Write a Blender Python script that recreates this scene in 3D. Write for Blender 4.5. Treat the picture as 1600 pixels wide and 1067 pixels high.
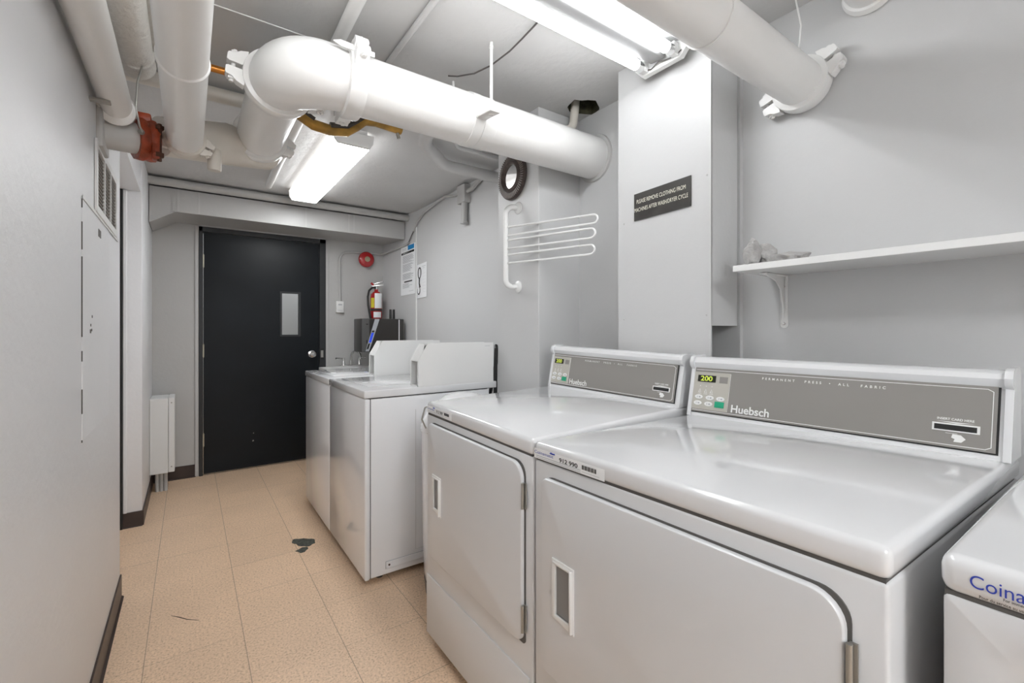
import bpy, bmesh, math, random
from mathutils import Vector, Matrix
random.seed(7)
S = bpy.context.scene
COL = S.collection
for o in list(bpy.data.objects): bpy.data.objects.remove(o)
PI = math.pi
V = Vector

# ---------------------------------------------------------------- camera
cam = bpy.data.cameras.new('camera'); cam.lens = 710/1600*36; cam.sensor_width = 36
cam.shift_x = -0.0005; cam.shift_y = -0.01125; cam.clip_start = 0.02
camo = bpy.data.objects.new('camera', cam); COL.objects.link(camo)
camo.location = (0, 0, 1.19); camo.rotation_euler = (PI/2, 0, -math.radians(35.46))
S.camera = camo
# ---------------------------------------------------------------- world, colour
w = bpy.data.worlds.new('world'); S.world = w; w.use_nodes = True
w.node_tree.nodes['Background'].inputs[0].default_value = (.9, .93, 1, 1)
w.node_tree.nodes['Background'].inputs[1].default_value = .05
vs = S.view_settings; vs.view_transform = 'Standard'; vs.look = 'None'; vs.gamma = 1; vs.use_curve_mapping = False
vs.exposure = 0.62
TUBE = 14.0      # lamp strengths
LENS = 15.5
REAR_FILL = 21.0  # strength of the added fill behind the camera

# ---------------------------------------------------------------- materials
def mat(name, col, rough=.5, metal=0, bump=0, bscale=60, mottle=0, mscale=3, coat=0, emit=0, spec=.5, streak=None):
    m = bpy.data.materials.new(name); m.use_nodes = True
    nt = m.node_tree; b = nt.nodes['Principled BSDF']
    c = tuple(col) + (1,)
    b.inputs['Base Color'].default_value = c
    b.inputs['Roughness'].default_value = rough; b.inputs['Metallic'].default_value = metal
    b.inputs['Coat Weight'].default_value = coat; b.inputs['Coat Roughness'].default_value = .08
    b.inputs['Specular IOR Level'].default_value = spec
    if emit:
        b.inputs['Emission Color'].default_value = c; b.inputs['Emission Strength'].default_value = emit
    tc = nt.nodes.new('ShaderNodeTexCoord')
    if mottle:
        n = nt.nodes.new('ShaderNodeTexNoise'); n.inputs['Scale'].default_value = mscale; n.inputs['Detail'].default_value = 6
        nt.links.new(tc.outputs['Object'], n.inputs['Vector'])
        r = nt.nodes.new('ShaderNodeMapRange'); r.inputs[1].default_value = .3; r.inputs[2].default_value = .7
        r.inputs[3].default_value = 1-mottle; r.inputs[4].default_value = 1+mottle
        nt.links.new(n.outputs['Fac'], r.inputs[0])
        x = nt.nodes.new('ShaderNodeVectorMath'); x.operation = 'SCALE'; x.inputs[0].default_value = col
        nt.links.new(r.outputs[0], x.inputs['Scale']); nt.links.new(x.outputs[0], b.inputs['Base Color'])
    if bump:
        n = nt.nodes.new('ShaderNodeTexNoise'); n.inputs['Scale'].default_value = bscale; n.inputs['Detail'].default_value = 4
        nt.links.new(tc.outputs['Object'], n.inputs['Vector'])
        bp = nt.nodes.new('ShaderNodeBump'); bp.inputs['Strength'].default_value = bump; bp.inputs['Distance'].default_value = .01
        nt.links.new(n.outputs['Fac'], bp.inputs['Height']); nt.links.new(bp.outputs[0], b.inputs['Normal'])
    return m
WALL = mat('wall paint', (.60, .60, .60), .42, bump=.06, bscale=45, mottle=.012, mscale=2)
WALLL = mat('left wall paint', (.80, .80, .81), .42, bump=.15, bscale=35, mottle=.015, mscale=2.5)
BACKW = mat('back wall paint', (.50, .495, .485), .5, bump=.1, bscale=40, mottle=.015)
CEIL = mat('ceiling paint', (.60, .595, .59), .5, bump=.25, bscale=30, mottle=.03, mscale=4)
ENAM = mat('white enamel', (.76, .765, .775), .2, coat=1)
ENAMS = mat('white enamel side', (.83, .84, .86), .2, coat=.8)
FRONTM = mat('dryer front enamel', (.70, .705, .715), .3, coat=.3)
PIPEW = mat('white pipe paint', (.82, .815, .80), .36, bump=.06, bscale=25, mottle=.015, mscale=5, coat=.15)
PIPEC = mat('cream pipe paint', (.68, .64, .58), .42, bump=.15, bscale=30, mottle=.03, mscale=6)
PIPET = mat('plastered pipe paint', (.78, .75, .70), .5, bump=1.0, bscale=38, mottle=.05, mscale=9)
GREYM = mat('grey painted sheet', (.52, .515, .505), .45, bump=.08, bscale=30, mottle=.02)
DUCTM = mat('duct paint', (.48, .475, .465), .4, bump=.06, mottle=.015)
PVC = mat('white gloss', (.82, .82, .81), .25, coat=.3)
PLAIN = mat('matt white', (.75, .75, .74), .5)
BROWN = mat('brown vinyl base', (.045, .030, .026), .4, mottle=.2, mscale=12)
DOORM = mat('black door paint', (.005, .0075, .010), .36, bump=.05, bscale=20, mottle=.25, mscale=3, spec=.25)
FRAMEM = mat('door frame paint', (.02, .022, .024), .4)
CHROME = mat('chrome', (.75, .75, .74), .15, metal=1)
STEEL = mat('dull steel', (.42, .41, .38), .4, metal=.8)
HINGEM = mat('hinge brass', (.55, .52, .42), .35, metal=.7)
PANM = mat('fixture grey enamel', (.33, .33, .33), .35)
SEAM = mat('seam grey', (.10, .095, .09), .6)
DARK = mat('dark gap', (.012, .012, .012), .6)
BLACK = mat('black plastic', (.02, .02, .02), .35)
BLACKT = mat('print black', (.012, .012, .012), .6)
PANELG = mat('warm grey console panel', (.27, .255, .24), .38)
PLATEG = mat('beige grey control plate', (.50, .48, .43), .4)
WHITET = mat('print white', (.85, .85, .84), .5)
LCD = mat('display dark', (.012, .014, .008), .2)
LCDON = mat('display digits', (.42, .50, .06), .4, emit=.5)
GREEN = mat('green key', (.02, .36, .20), .4)
BLUET = mat('print blue', (.03, .06, .42), .5)
BLUEP = mat('paper blue', (.02, .25, .58), .5)
PAPER = mat('paper', (.90, .91, .92), .6)
GREYT = mat('print grey', (.45, .46, .48), .6)
SIGNM = mat('charcoal sign plate', (.055, .053, .050), .25, mottle=.2, mscale=15)
SIGNT = mat('sign letters', (.82, .80, .68), .5)
RED = mat('red enamel', (.42, .012, .015), .25, coat=.5)
RUST = mat('rust orange primer', (.30, .042, .009), .4, bump=.5, bscale=40, mottle=.5, mscale=20)
COPPER = mat('copper', (.62, .25, .05), .3, metal=.7)
TAPE = mat('amber taped copper', (.36, .20, .035), .35, metal=.3, bump=.3, bscale=40, mottle=.5, mscale=14)
TAPED = mat('dark tape', (.05, .04, .03), .35, mottle=.3, mscale=20)
YEL = mat('yellow label', (.75, .65, .04), .5)
MOSS = mat('dark rough hole', (.05, .047, .025), .9, bump=1, bscale=60, mottle=.5, mscale=25)
FRAMEB = mat('dark bronze mirror frame', (.075, .056, .050), .35, mottle=.3, mscale=60)
MIRR = mat('mirror', (.9, .9, .9), .02, metal=1)
CLOTH = mat('grey cloth', (.42, .41, .40), .9, bump=.5, bscale=120, mottle=.1, mscale=20)
SILVER = mat('silver strip', (.5, .52, .55), .3, metal=.4)
SCREEN = mat('blue screen', (.02, .05, .45), .2, emit=.6)
CARD = mat('card machine grey', (.05, .048, .046), .4)
CABLE = mat('dark cable', (.10, .09, .085), .5)
TUBEM = mat('fluorescent tube', (.965, .985, 1), .4, emit=TUBE)
SIDEM = mat('diffuser side glow', (1, .99, .97), .4, emit=1.2)
REARFILLM = mat('rear fill glow', (.96, .985, 1), .4, emit=REAR_FILL)
LENSM = mat('lit diffuser', (.965, .985, 1), .4, emit=LENS)

def glass():
    m = bpy.data.materials.new('door glass'); m.use_nodes = True; nt = m.node_tree; b = nt.nodes['Principled BSDF']
    b.inputs['Base Color'].default_value = (.8, .82, .82, 1); b.inputs['Roughness'].default_value = .12
    b.inputs['Transmission Weight'].default_value = 1; b.inputs['IOR'].default_value = 1.45
    return m
GLASS = glass()

def floor_mat():
    m = bpy.data.materials.new('vinyl floor tiles'); m.use_nodes = True; nt = m.node_tree; b = nt.nodes['Principled BSDF']
    N = nt.nodes.new; L = nt.links.new
    g = N('ShaderNodeNewGeometry'); sp = N('ShaderNodeSeparateXYZ'); L(g.outputs['Position'], sp.inputs[0])
    def mth(op, a, bb=None):
        n = N('ShaderNodeMath'); n.operation = op
        for i, q in enumerate((a, bb)):
            if q is None: continue
            if isinstance(q, (int, float)): n.inputs[i].default_value = q
            else: L(q, n.inputs[i])
        return n.outputs[0]
    def seam(ax, off, wd):
        t = mth('DIVIDE', mth('SUBTRACT', sp.outputs[ax], off), .3048)
        fr = mth('FRACT', t); d = mth('ABSOLUTE', mth('SUBTRACT', fr, .5))
        r = N('ShaderNodeMapRange'); r.inputs[1].default_value = .5-wd; r.inputs[2].default_value = .5-wd*.3
        L(d, r.inputs[0]); return r.outputs[0], mth('FLOOR', t)
    sx, ix = seam('X', -.1305, .0062); sy, iy = seam('Y', 1.757-.3048*8, .0055)
    n0 = N('ShaderNodeTexNoise'); n0.inputs['Scale'].default_value = 2.2; L(g.outputs['Position'], n0.inputs['Vector'])
    ry = N('ShaderNodeMapRange'); ry.inputs[1].default_value = .42; ry.inputs[2].default_value = .6; ry.inputs[3].default_value = .12; ry.inputs[4].default_value = .75
    L(n0.outputs['Fac'], ry.inputs[0])
    se = mth('MAXIMUM', mth('MULTIPLY', sx, .75), mth('MULTIPLY', sy, ry.outputs[0]))
    # per tile tone
    cx = N('ShaderNodeCombineXYZ'); L(ix, cx.inputs[0]); L(iy, cx.inputs[1])
    wn = N('ShaderNodeTexWhiteNoise'); wn.noise_dimensions = '3D'; L(cx.outputs[0], wn.inputs['Vector'])
    n1 = N('ShaderNodeTexNoise'); n1.inputs['Scale'].default_value = 125; n1.inputs['Detail'].default_value = 5; n1.inputs['Roughness'].default_value = .7
    L(g.outputs['Position'], n1.inputs['Vector'])
    r1 = N('ShaderNodeValToRGB'); e = r1.color_ramp.elements
    e[0].position = .30; e[0].color = (.36, .235, .15, 1); e[1].position = .72; e[1].color = (.90, .67, .47, 1)
    el = e.new(.47); el.color = (.72, .515, .35, 1)
    L(n1.outputs['Fac'], r1.inputs[0])
    n2 = N('ShaderNodeTexNoise'); n2.inputs['Scale'].default_value = 3.5; n2.inputs['Detail'].default_value = 6; L(g.outputs['Position'], n2.inputs['Vector'])
    k = mth('ADD', mth('MULTIPLY', n2.outputs['Fac'], .22), mth('ADD', mth('MULTIPLY', wn.outputs['Value'], .05), .85))
    k = mth('MULTIPLY', k, mth('SUBTRACT', 1, mth('MULTIPLY', se, .72)))
    sc = N('ShaderNodeVectorMath'); sc.operation = 'SCALE'; L(r1.outputs[0], sc.inputs[0]); L(k, sc.inputs['Scale'])
    L(sc.outputs[0], b.inputs['Base Color'])
    b.inputs['Roughness'].default_value = .42
    return m
FLOORM = floor_mat()

# ---------------------------------------------------------------- mesh helpers
class MB:
    def __init__(s): s.b = bmesh.new()
    def _merge(s, t):
        me = bpy.data.meshes.new('t'); t.to_mesh(me); s.b.from_mesh(me); bpy.data.meshes.remove(me); t.free(); return s
    def hexa(s, P, bev=0, seg=2, inset=None):
        t = bmesh.new(); v = [t.verts.new(p) for p in P]
        for f in ((0,3,2,1), (4,5,6,7), (0,1,5,4), (1,2,6,5), (2,3,7,6), (3,0,4,7)): t.faces.new([v[i] for i in f])
        if inset:
            f = max(t.faces, key=lambda f: f.calc_center_median().z)
            bmesh.ops.inset_region(t, faces=[f], thickness=inset[0], depth=inset[1])
        if bev:
            bmesh.ops.bevel(t, geom=list(t.edges), offset=bev, segments=seg, affect='EDGES', profile=.5)
        bmesh.ops.recalc_face_normals(t, faces=t.faces)
        return s._merge(t)
    def box(s, x0, x1, y0, y1, z0, z1, bev=0, seg=2, inset=None):
        return s.hexa([(x0,y0,z0), (x1,y0,z0), (x1,y1,z0), (x0,y1,z0), (x0,y0,z1), (x1,y0,z1), (x1,y1,z1), (x0,y1,z1)], bev, seg, inset)
    def obox(s, c, a, b, d, bev=0, seg=2):       # centre and three half vectors
        c, a, b, d = V(c), V(a), V(b), V(d)
        return s.hexa([c-a-b-d, c+a-b-d, c+a+b-d, c-a+b-d, c-a-b+d, c+a-b+d, c+a+b+d, c-a+b+d], bev, seg)
    def cyl(s, p0, p1, r, r2=None, seg=24, caps=True):
        return s.lathe([(r, 0), (r if r2 is None else r2, 1)], p0, V(p1)-V(p0), seg, caps, scale=True)
    def lathe(s, prof, c, axis=(0,0,1), seg=32, caps=True, scale=False):
        ax = V(axis); ln = ax.length if scale else 1; ax = ax.normalized(); c = V(c)
        u = ax.orthogonal().normalized(); w_ = ax.cross(u)
        t = bmesh.new(); R = []
        for r, z in prof:
            R.append([t.verts.new(c + ax*z*ln + (u*math.cos(2*PI*i/seg) + w_*math.sin(2*PI*i/seg))*max(r, 1e-5)) for i in range(seg)])
        for a, b in zip(R, R[1:]):
            for i in range(seg): t.faces.new((a[i], a[(i+1)%seg], b[(i+1)%seg], b[i]))
        if caps: t.faces.new(R[0][::-1]); t.faces.new(R[-1])
        bmesh.ops.recalc_face_normals(t, faces=t.faces)
        return s._merge(t)
    def tube(s, path, r, seg=12, caps=True):
        P = [V(p) for p in path]; t = bmesh.new(); R = []
        n = len(P); rr = r if isinstance(r, (list, tuple)) else [r]*n
        d0 = (P[1]-P[0]).normalized(); u = d0.orthogonal().normalized()
        for i in range(n):
            d = ((P[min(i+1, n-1)]-P[i]).normalized() + (P[i]-P[max(i-1, 0)]).normalized()).normalized() if 0 < i < n-1 else ((P[1]-P[0]) if i == 0 else (P[-1]-P[-2])).normalized()
            u = (u - d*u.dot(d)).normalized(); w_ = d.cross(u)
            R.append([t.verts.new(P[i] + (u*math.cos(2*PI*k/seg) + w_*math.sin(2*PI*k/seg))*rr[i]) for k in range(seg)])
        for a, b in zip(R, R[1:]):
            for i in range(seg): t.faces.new((a[i], a[(i+1)%seg], b[(i+1)%seg], b[i]))
        if caps: t.faces.new(R[0][::-1]); t.faces.new(R[-1])
        bmesh.ops.recalc_face_normals(t, faces=t.faces)
        return s._merge(t)
    def prism(s, pts, vec, bev=0, seg=2, holes=(), front_only=False):
        t = bmesh.new(); vec = V(vec)
        loops = [pts] + list(holes); E = []
        for lp in loops:
            vv = [t.verts.new(p) for p in lp]
            E += [t.edges.new((vv[i], vv[(i+1) % len(vv)])) for i in range(len(vv))]
        if holes: bmesh.ops.triangle_fill(t, edges=E, use_beauty=True, use_dissolve=False)
        else: t.faces.new(list(t.verts))
        r = bmesh.ops.extrude_face_region(t, geom=list(t.faces))
        nv = [g for g in r['geom'] if isinstance(g, bmesh.types.BMVert)]
        bmesh.ops.translate(t, verts=nv, vec=vec)
        bmesh.ops.recalc_face_normals(t, faces=t.faces)
        if bev:
            nf = set(nv)
            ed = [e for e in t.edges if e.verts[0] in nf and e.verts[1] in nf and len(e.link_faces) == 2 and e.calc_face_angle(0) > .6]
            bmesh.ops.bevel(t, geom=ed, offset=bev, segments=seg, affect='EDGES', profile=.5)
        return s._merge(t)
    def build(s, name, m, parent=None, warp=None, ang=35, label=None):
        base = V(parent.matrix_world.translation) if parent else V((0,0,0))
        if parent:
            base = V((0,0,0)); p = parent
            while p: base += V(p.location); p = p.parent
        if warp:
            for v in s.b.verts: v.co = warp(v.co)
            bmesh.ops.recalc_face_normals(s.b, faces=s.b.faces)
        for v in s.b.verts: v.co -= base
        me = bpy.data.meshes.new(name); s.b.to_mesh(me); s.b.free()
        me.materials.append(m); me.shade_smooth(); me.set_sharp_from_angle(angle=math.radians(ang))
        o = bpy.data.objects.new(name, me); COL.objects.link(o)
        if parent: o.parent = parent
        if label: o['label'] = label
        return o

def thing(name, label, cat, loc, group=None):
    o = bpy.data.objects.new(name, None); COL.objects.link(o); o.location = loc; o.empty_display_size = .05
    o['label'] = label; o['category'] = cat
    if group: o['group'] = group
    return o
def one(name, label, cat, mb, m, loc=None, group=None):
    if loc is not None:
        for v in mb.b.verts: v.co -= V(loc)
    o = mb.build(name, m); o['label'] = label; o['category'] = cat
    if loc is not None: o.location = loc
    if group: o['group'] = group
    return o
def struct(name, mb, m, parent=None):
    o = mb.build(name, m, parent)
    if not parent: o['kind'] = 'structure'
    return o
def copy_tree(o, parent=None):
    c = o.copy(); COL.objects.link(c); c.parent = parent
    for ch in [x for x in bpy.data.objects if x.parent == o]: copy_tree(ch, c)
    return c
def rrect(w0, w1, h0, h1, r, f, seg=6):          # rounded rectangle, f maps (u,v) to a point
    pts = []
    rr = r if isinstance(r, (list, tuple)) else [r]*4
    for (cx, cy, a0), q in zip(((w1, h1, 0), (w0, h1, 90), (w0, h0, 180), (w1, h0, 270)), rr):
        sx = -1 if cx == w1 else 1; sy = -1 if cy == h1 else 1
        for i in range(seg+1):
            a = math.radians(a0 + 90*i/seg); pts.append(f(cx+sx*q+q*math.cos(a), cy+sy*q+q*math.sin(a)))
    return pts
def text_mb(s, o, xd, yd, size, width=None, depth=.0006, bold=0, sx=1, align='LEFT', spacing=1):
    c = bpy.data.curves.new('t', 'FONT'); c.body = s; c.size = 1; c.offset = bold; c.align_x = align; c.space_character = spacing
    ob = bpy.data.objects.new('t', c); COL.objects.link(ob)
    dg = bpy.context.evaluated_depsgraph_get(); me = bpy.data.meshes.new_from_object(ob.evaluated_get(dg))
    bpy.data.objects.remove(ob); bpy.data.curves.remove(c)
    xs = [v.co.x for v in me.vertices]; x0 = min(xs); ww = max(xs)-x0
    kx = size*sx if width is None else width/ww
    xd, yd = V(xd).normalized(), V(yd).normalized(); nd = xd.cross(yd); o = V(o)
    for v in me.vertices:
        px = v.co.x if align == 'CENTER' else v.co.x-x0
        v.co = o + xd*px*kx + yd*v.co.y*size + nd*depth
    mb = MB(); mb.b.from_mesh(me); bpy.data.meshes.remove(me)
    return mb
def add(a, b):
    return a._merge(b.b)

# ================================================================ THE ROOM
XR = 1.68; XL = -.25; ZC = 2.28; YB = 4.5
struct('floor', MB().box(-.6, 2.2, -2.4, 6.2, -.1, 0), FLOORM)
struct('ceiling', MB().prism([(-.6,-2.4,ZC), (2.2,-2.4,ZC), (2.2,YB+.1,ZC), (-.6,YB+.1,ZC)], (0,0,.1),
       holes=[[(1.575+.085*math.cos(a*PI/8)*(1+.12*math.sin(a*2.3)), 1.61+.07*math.sin(a*PI/8)*(1+.15*math.sin(a*1.7)), ZC) for a in range(16)]]), CEIL)
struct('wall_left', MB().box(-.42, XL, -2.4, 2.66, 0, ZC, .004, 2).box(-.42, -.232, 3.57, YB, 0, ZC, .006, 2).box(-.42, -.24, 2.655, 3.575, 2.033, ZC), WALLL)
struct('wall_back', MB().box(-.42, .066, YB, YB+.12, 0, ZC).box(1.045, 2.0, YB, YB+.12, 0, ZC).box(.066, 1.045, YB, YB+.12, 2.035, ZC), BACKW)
# right hand walls: angled bit by the door, the long recess, the boxed chase, the alcove, the right wall
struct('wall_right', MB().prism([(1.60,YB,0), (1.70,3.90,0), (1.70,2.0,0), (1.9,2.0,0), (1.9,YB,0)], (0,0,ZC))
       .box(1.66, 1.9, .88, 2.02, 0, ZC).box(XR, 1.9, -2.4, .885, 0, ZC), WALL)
struct('wall_chase', MB().box(1.389, 1.70, 1.73, 2.085, 0, ZC, .003, 1), WALL)
struct('wall_rear', MB().box(-.6, 2.2, -2.5, -2.38, 0, ZC), WALL)
# corridor seen through the small door pane
struct('wall_corridor', MB().box(-.6, 2.2, 6.1, 6.2, 0, 2.6).box(-.6, -.5, YB+.12, 6.1, 0, 2.6).box(2.1, 2.2, YB+.12, 6.1, 0, 2.6).box(-.6, 2.2, YB+.12, 6.2, 2.5, 2.6), WALL)
struct('trim_1', MB().box(1.688, 1.70, 3.885, 3.905, .2, 2.17, .003, 2), PVC)      # joint strip
struct('trim_2', MB().box(1.045, 1.072, YB-.012, YB+.01, 0, 2.06, .002, 1).box(.04, 1.072, YB-.012, YB+.01, 2.033, 2.06, .002, 1).box(.04, .066, YB-.012, YB+.01, .0, 2.06, .002, 1), GREYM)
# base strips
def base(pts, h=.09, t=.006):
    m = MB()
    for (x0, y0), (x1, y1) in zip(pts, pts[1:]):
        d = V((x1-x0, y1-y0, 0)).normalized(); n = V((d.y, -d.x, 0))
        a, b = V((x0, y0, 0)), V((x1, y1, 0))
        P = [a, b, b+n*t, a+n*t]
        m.hexa([p for p in (P[0], P[3], P[2], P[1])] + [p+V((0,0,h)) for p in (P[0], P[3], P[2], P[1])])
        m.hexa([p for p in (P[0], P[3]+n*.008, P[2]+n*.008, P[1])] + [p+V((0,0,.006)) for p in (P[0], P[3], P[2], P[1])])
    return m
struct('baseboard_left', base([(XL, -2.3), (XL, 2.664)], .10), BROWN)
struct('baseboard_corner', base([(-.40, 3.57), (-.23, 3.57)]).box(-.232, -.224, 3.564, YB, 0, .09, .002, 1), BROWN)
struct('baseboard_back', MB().box(-.23, .045, YB-.008, YB, 0, .10).box(-.23, .045, YB-.016, YB, 0, .006), BROWN)
# left doorway
d2 = MB().box(-.40, -.36, 2.66, 3.57, .01, 2.03).build('door_2', WALLL); d2['kind'] = 'structure'
struct('trim_3', MB().box(-.36, -.322, 3.552, 3.572, 0, 2.03), DARK)
struct('trim_4', MB().box(-.322, -.302, 3.558, 3.572, .09, 2.03, .003, 1), WALLL)

# main door
d1 = MB().prism([(.098,YB-.005,.012), (.986,YB-.005,.012), (.986,YB-.005,1.99), (.098,YB-.005,1.99)], (0,.045,0),
     holes=[[(.674,YB-.005,1.146), (.816,YB-.005,1.146), (.816,YB-.005,1.519), (.674,YB-.005,1.519)]]).build('door_1', DOORM)
d1['kind'] = 'structure'
MB().box(.066, .094, YB-.02, YB+.08, 0, 2.033, .003, 1).box(.990, 1.045, YB-.02, YB+.08, 0, 2.033, .003, 1).box(.066, 1.045, YB-.02, YB+.08, 1.994, 2.033, .003, 1).build('door_frame', FRAMEM, d1)
f_ = lambda y: [(a, y, b) for a, b in ((.66,1.132), (.83,1.132), (.83,1.533), (.66,1.533))]
MB().prism(f_(YB-.012), (0,.008,0), holes=[[(.676,YB-.012,1.148), (.814,YB-.012,1.148), (.814,YB-.012,1.517), (.676,YB-.012,1.517)]]).build('window_frame', FRAMEM, d1)
MB().box(.674, .816, YB+.01, YB+.016, 1.146, 1.519).build('window_pane', GLASS, d1)
kn = MB().lathe([(.032,0), (.032,.006), (.012,.010), (.012,.03), (.022,.038), (.027,.05), (.026,.062), (.016,.07), (0,.071)], (.925,YB-.005,.968), (0,-1,0)).build('door_knob', CHROME, d1)
for z in (1.754, 1.02, .291):
    m = MB().cyl((.096,YB-.014,z-.05), (.096,YB-.014,z+.05), .007, seg=12)
    for q in (-.05, .05): m.lathe([(.004,0), (.005,.004), (.001,.009)], (.096,YB-.014,z+q), (0,0,1 if q > 0 else -1), 10)
    m.build('hinge', HINGEM, d1)
MB().box(1.0, 1.022, YB-.023, YB-.018, .935, 1.0).build('strike_plate', STEEL, d1)
MB().box(.996, 1.03, YB-.0215, YB-.0185, .915, 1.02).build('strike_recess', DARK, d1)
random.seed(3)
CHIPL = mat('paint chip', (.30,.30,.29), .6)
for x, z, q in ((.455,.30,.003), (.452,.235,.005)): MB().obox((x,YB-.0058,z), (q,0,q*.4), (0,.0004,0), (-q*.2,0,q)).build('paint_chip', CHIPL, d1)

# ================================================================ DUCT + PIPES AT THE DOOR END
T = thing('duct_bulkhead', 'grey boxed duct running across the ceiling above the black door', 'duct', (.7, 4.3, 2.05))
MB().prism([(-.228,4.09,1.953), (-.084,4.09,2.045), (1.66,4.09,2.045), (1.66,4.09,2.21), (-.228,4.09,2.21)], (0,.405,0)).build('duct_body', DUCTM, T)
for x in (-.062, .062, .796, 1.146, 1.19):
    MB().box(x-.006, x+.006, 4.0865, 4.0905, 2.047, 2.21).build('duct_seam', GREYM, T)
MB().obox((-.156,4.088,2.0), (.072,0,.046), (0,.003,0), (-.002,0,.004)).build('duct_edge', DUCTM, T)
MB().box(-.098,-.078,4.085,4.091,2.04,2.21).build('duct_bracket', DUCTM, T)
one('ceiling_pipe', 'thin grey painted pipe along the front top edge of the duct above the door', 'pipe', MB().cyl((-.232,4.045,2.238), (1.69,4.045,2.238), .029), DUCTM, (.7,4.045,2.238))

# fire bell, thermostat
T = thing('fire_alarm_bell', 'round red fire alarm bell on the wall right of the black door', 'alarm', (1.421,YB,1.882))
MB().lathe([(.028,0), (.028,.02), (.070,.02), (.076,.026), (.076,.040), (.068,.052), (.045,.060), (.024,.062)], (1.421,YB,1.882), (0,-1,0), 40).build('bell_dome', RED, T)
MB().lathe([(.026,.060), (.026,.065), (.010,.066), (.0,.067)], (1.421,YB,1.882), (0,-1,0), 24).build('bell_centre', mat('brass centre', (.42,.36,.24), .35, metal=.5), T)
T = thing('thermostat', 'small white thermostat box under the bent conduit beside the black door', 'thermostat', (1.173,YB,1.41))
MB().box(1.138, 1.208, YB-.028, YB, 1.355, 1.465, .004, 2).build('housing', PVC, T)
MB().box(1.155, 1.19, YB-.0295, YB-.0275, 1.425, 1.437).build('window_slot', GREYT, T)
MB().box(1.15, 1.195, YB-.0295, YB-.0275, 1.375, 1.378).build('dial_line', GREYT, T)
P = [(1.177,YB-.012,1.462), (1.170,YB-.012,1.84)]
for i in range(1, 8): a = i/8*PI/2; P.append((1.170+.09*(1-math.cos(a)), YB-.012, 1.85+.09*math.sin(a)))
P += [(1.30,YB-.012,1.945), (1.560,YB-.014,1.948), (1.590,YB-.045,1.95), (1.650,4.10,1.985), (1.664,4.00,2.0)]
one('conduit', 'grey conduit bending up from the thermostat and along under the duct to the papers', 'conduit', MB().tube(P, .0105), DUCTM, (1.177,YB-.012,1.462))

# junction box, conduits in the recess wall
T = thing('junction_box', 'small grey electrical junction box high on the wall above the coin boxes', 'electrical box', (1.70,2.98,2.19))
MB().box(1.645, 1.70, 2.92, 3.03, 2.135, 2.268, .003, 1).build('box', DUCTM, T)
MB().cyl((1.672,2.965,1.985), (1.672,2.965,2.137), .024, seg=16).build('pipe_nipple', DUCTM, T)
MB().lathe([(.03,0), (.03,.012), (.02,.02)], (1.672,2.965,1.98), (0,0,1), 16).build('nipple_collar', DUCTM, T)
MB().tube([(1.675,2.922,2.215), (1.675,2.86,2.215), (1.675,2.80,2.24), (1.675,2.72,2.262), (1.67,2.62,2.262)], .016).build('conduit_stub', DUCTM, T)
one('conduit', 'light conduit along the top of the right wall running to the junction box', 'conduit',
    MB().tube([(1.690,3.93,2.10), (1.688,3.85,2.175), (1.685,3.70,2.225), (1.68,3.45,2.252), (1.68,3.28,2.262), (1.68,3.2,2.245), (1.68,3.12,2.228), (1.68,3.03,2.232)], .0105), DUCTM, (1.68,3.3,2.26))
one('electric_cable', 'thin brown cable slanting from the top paper up to the ceiling conduit', 'cable', MB().tube([(1.665,4.03,1.985), (1.679,3.96,2.07), (1.688,3.90,2.13)], .0045, 8), CABLE, (1.66,4.03,1.985))
# papers
def paper(name, label, pts, mk):
    T = thing(name, label, 'notice', pts[0])
    a, b, d, c = [V(p) for p in pts]                  # TL TR BL BR, (reader's left is far end)
    nx = ((b-a).cross(d-a)).normalized()
    if nx.x > 0: nx = -nx
    def q(u, v, off=.002): return (a*(1-u)+b*u)*(1-v) + (d*(1-u)+c*u)*v + nx*off
    mb = MB(); n = 6
    fo = lambda u, v: .0022+.008*max(0, abs(u-.5)-.3)*v
    for i in range(n):
        u0, u1 = i/n, (i+1)/n
        F_ = [q(u0,1,fo(u0,1)), q(u1,1,fo(u1,1)), q(u1,0,fo(u1,0)), q(u0,0,fo(u0,0))]
        mb.hexa([p-nx*.0008 for p in F_] + F_)
    mb.build('sheet', PAPER, T)
    def patch(nm, u0, u1, v0, v1, m):
        k = MB(); P = [q(u0,v0,.0045), q(u1,v0,.0045), q(u1,v1,.0045), q(u0,v1,.0045)]
        k.prism(P, -nx*.0003); k.build(nm, m, T)
    def lines(nm, ls, m):
        k = MB()
        for u0, u1, v0, v1 in ls: k.prism([q(u0,v0,.0045), q(u1,v0,.0045), q(u1,v1,.0045), q(u0,v1,.0045)], -nx*.0003)
        k.build(nm, m, T)
    mk(patch, lines, q, T, nx)
def mk1(patch, lines, q, T, nx):
    patch('blue_block', .5, .93, .01, .10, BLUEP); patch('title_bar', .05, .93, .125, .165, BLACKT); patch('lower_bar', .25, .8, .72, .745, BLACKT)
    random.seed(5)
    lines('title_line', [(.16,.82,.14,.15)], PAPER)
    lines('text_lines', [(.14, .14+random.uniform(.5,.78), v, v+.007) for v in [.20+.0175*i for i in range(28)] if not (.35 < v < .37 or .53 < v < .56)] + [(.14, .14+random.uniform(.4,.7), v, v+.007) for v in (.77,.79,.81,.83,.85)] + [(.6,.9,.93,.936), (.1,.4,.05,.06), (.1,.38,.08,.085)], GREYT)
paper('notice_sheet', 'tall white printed notice with a blue corner block on the wall above the card machine', [(1.655,4.16,1.972), (1.695,3.915,1.995), (1.655,4.16,1.515), (1.695,3.915,1.528)], mk1)
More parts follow.
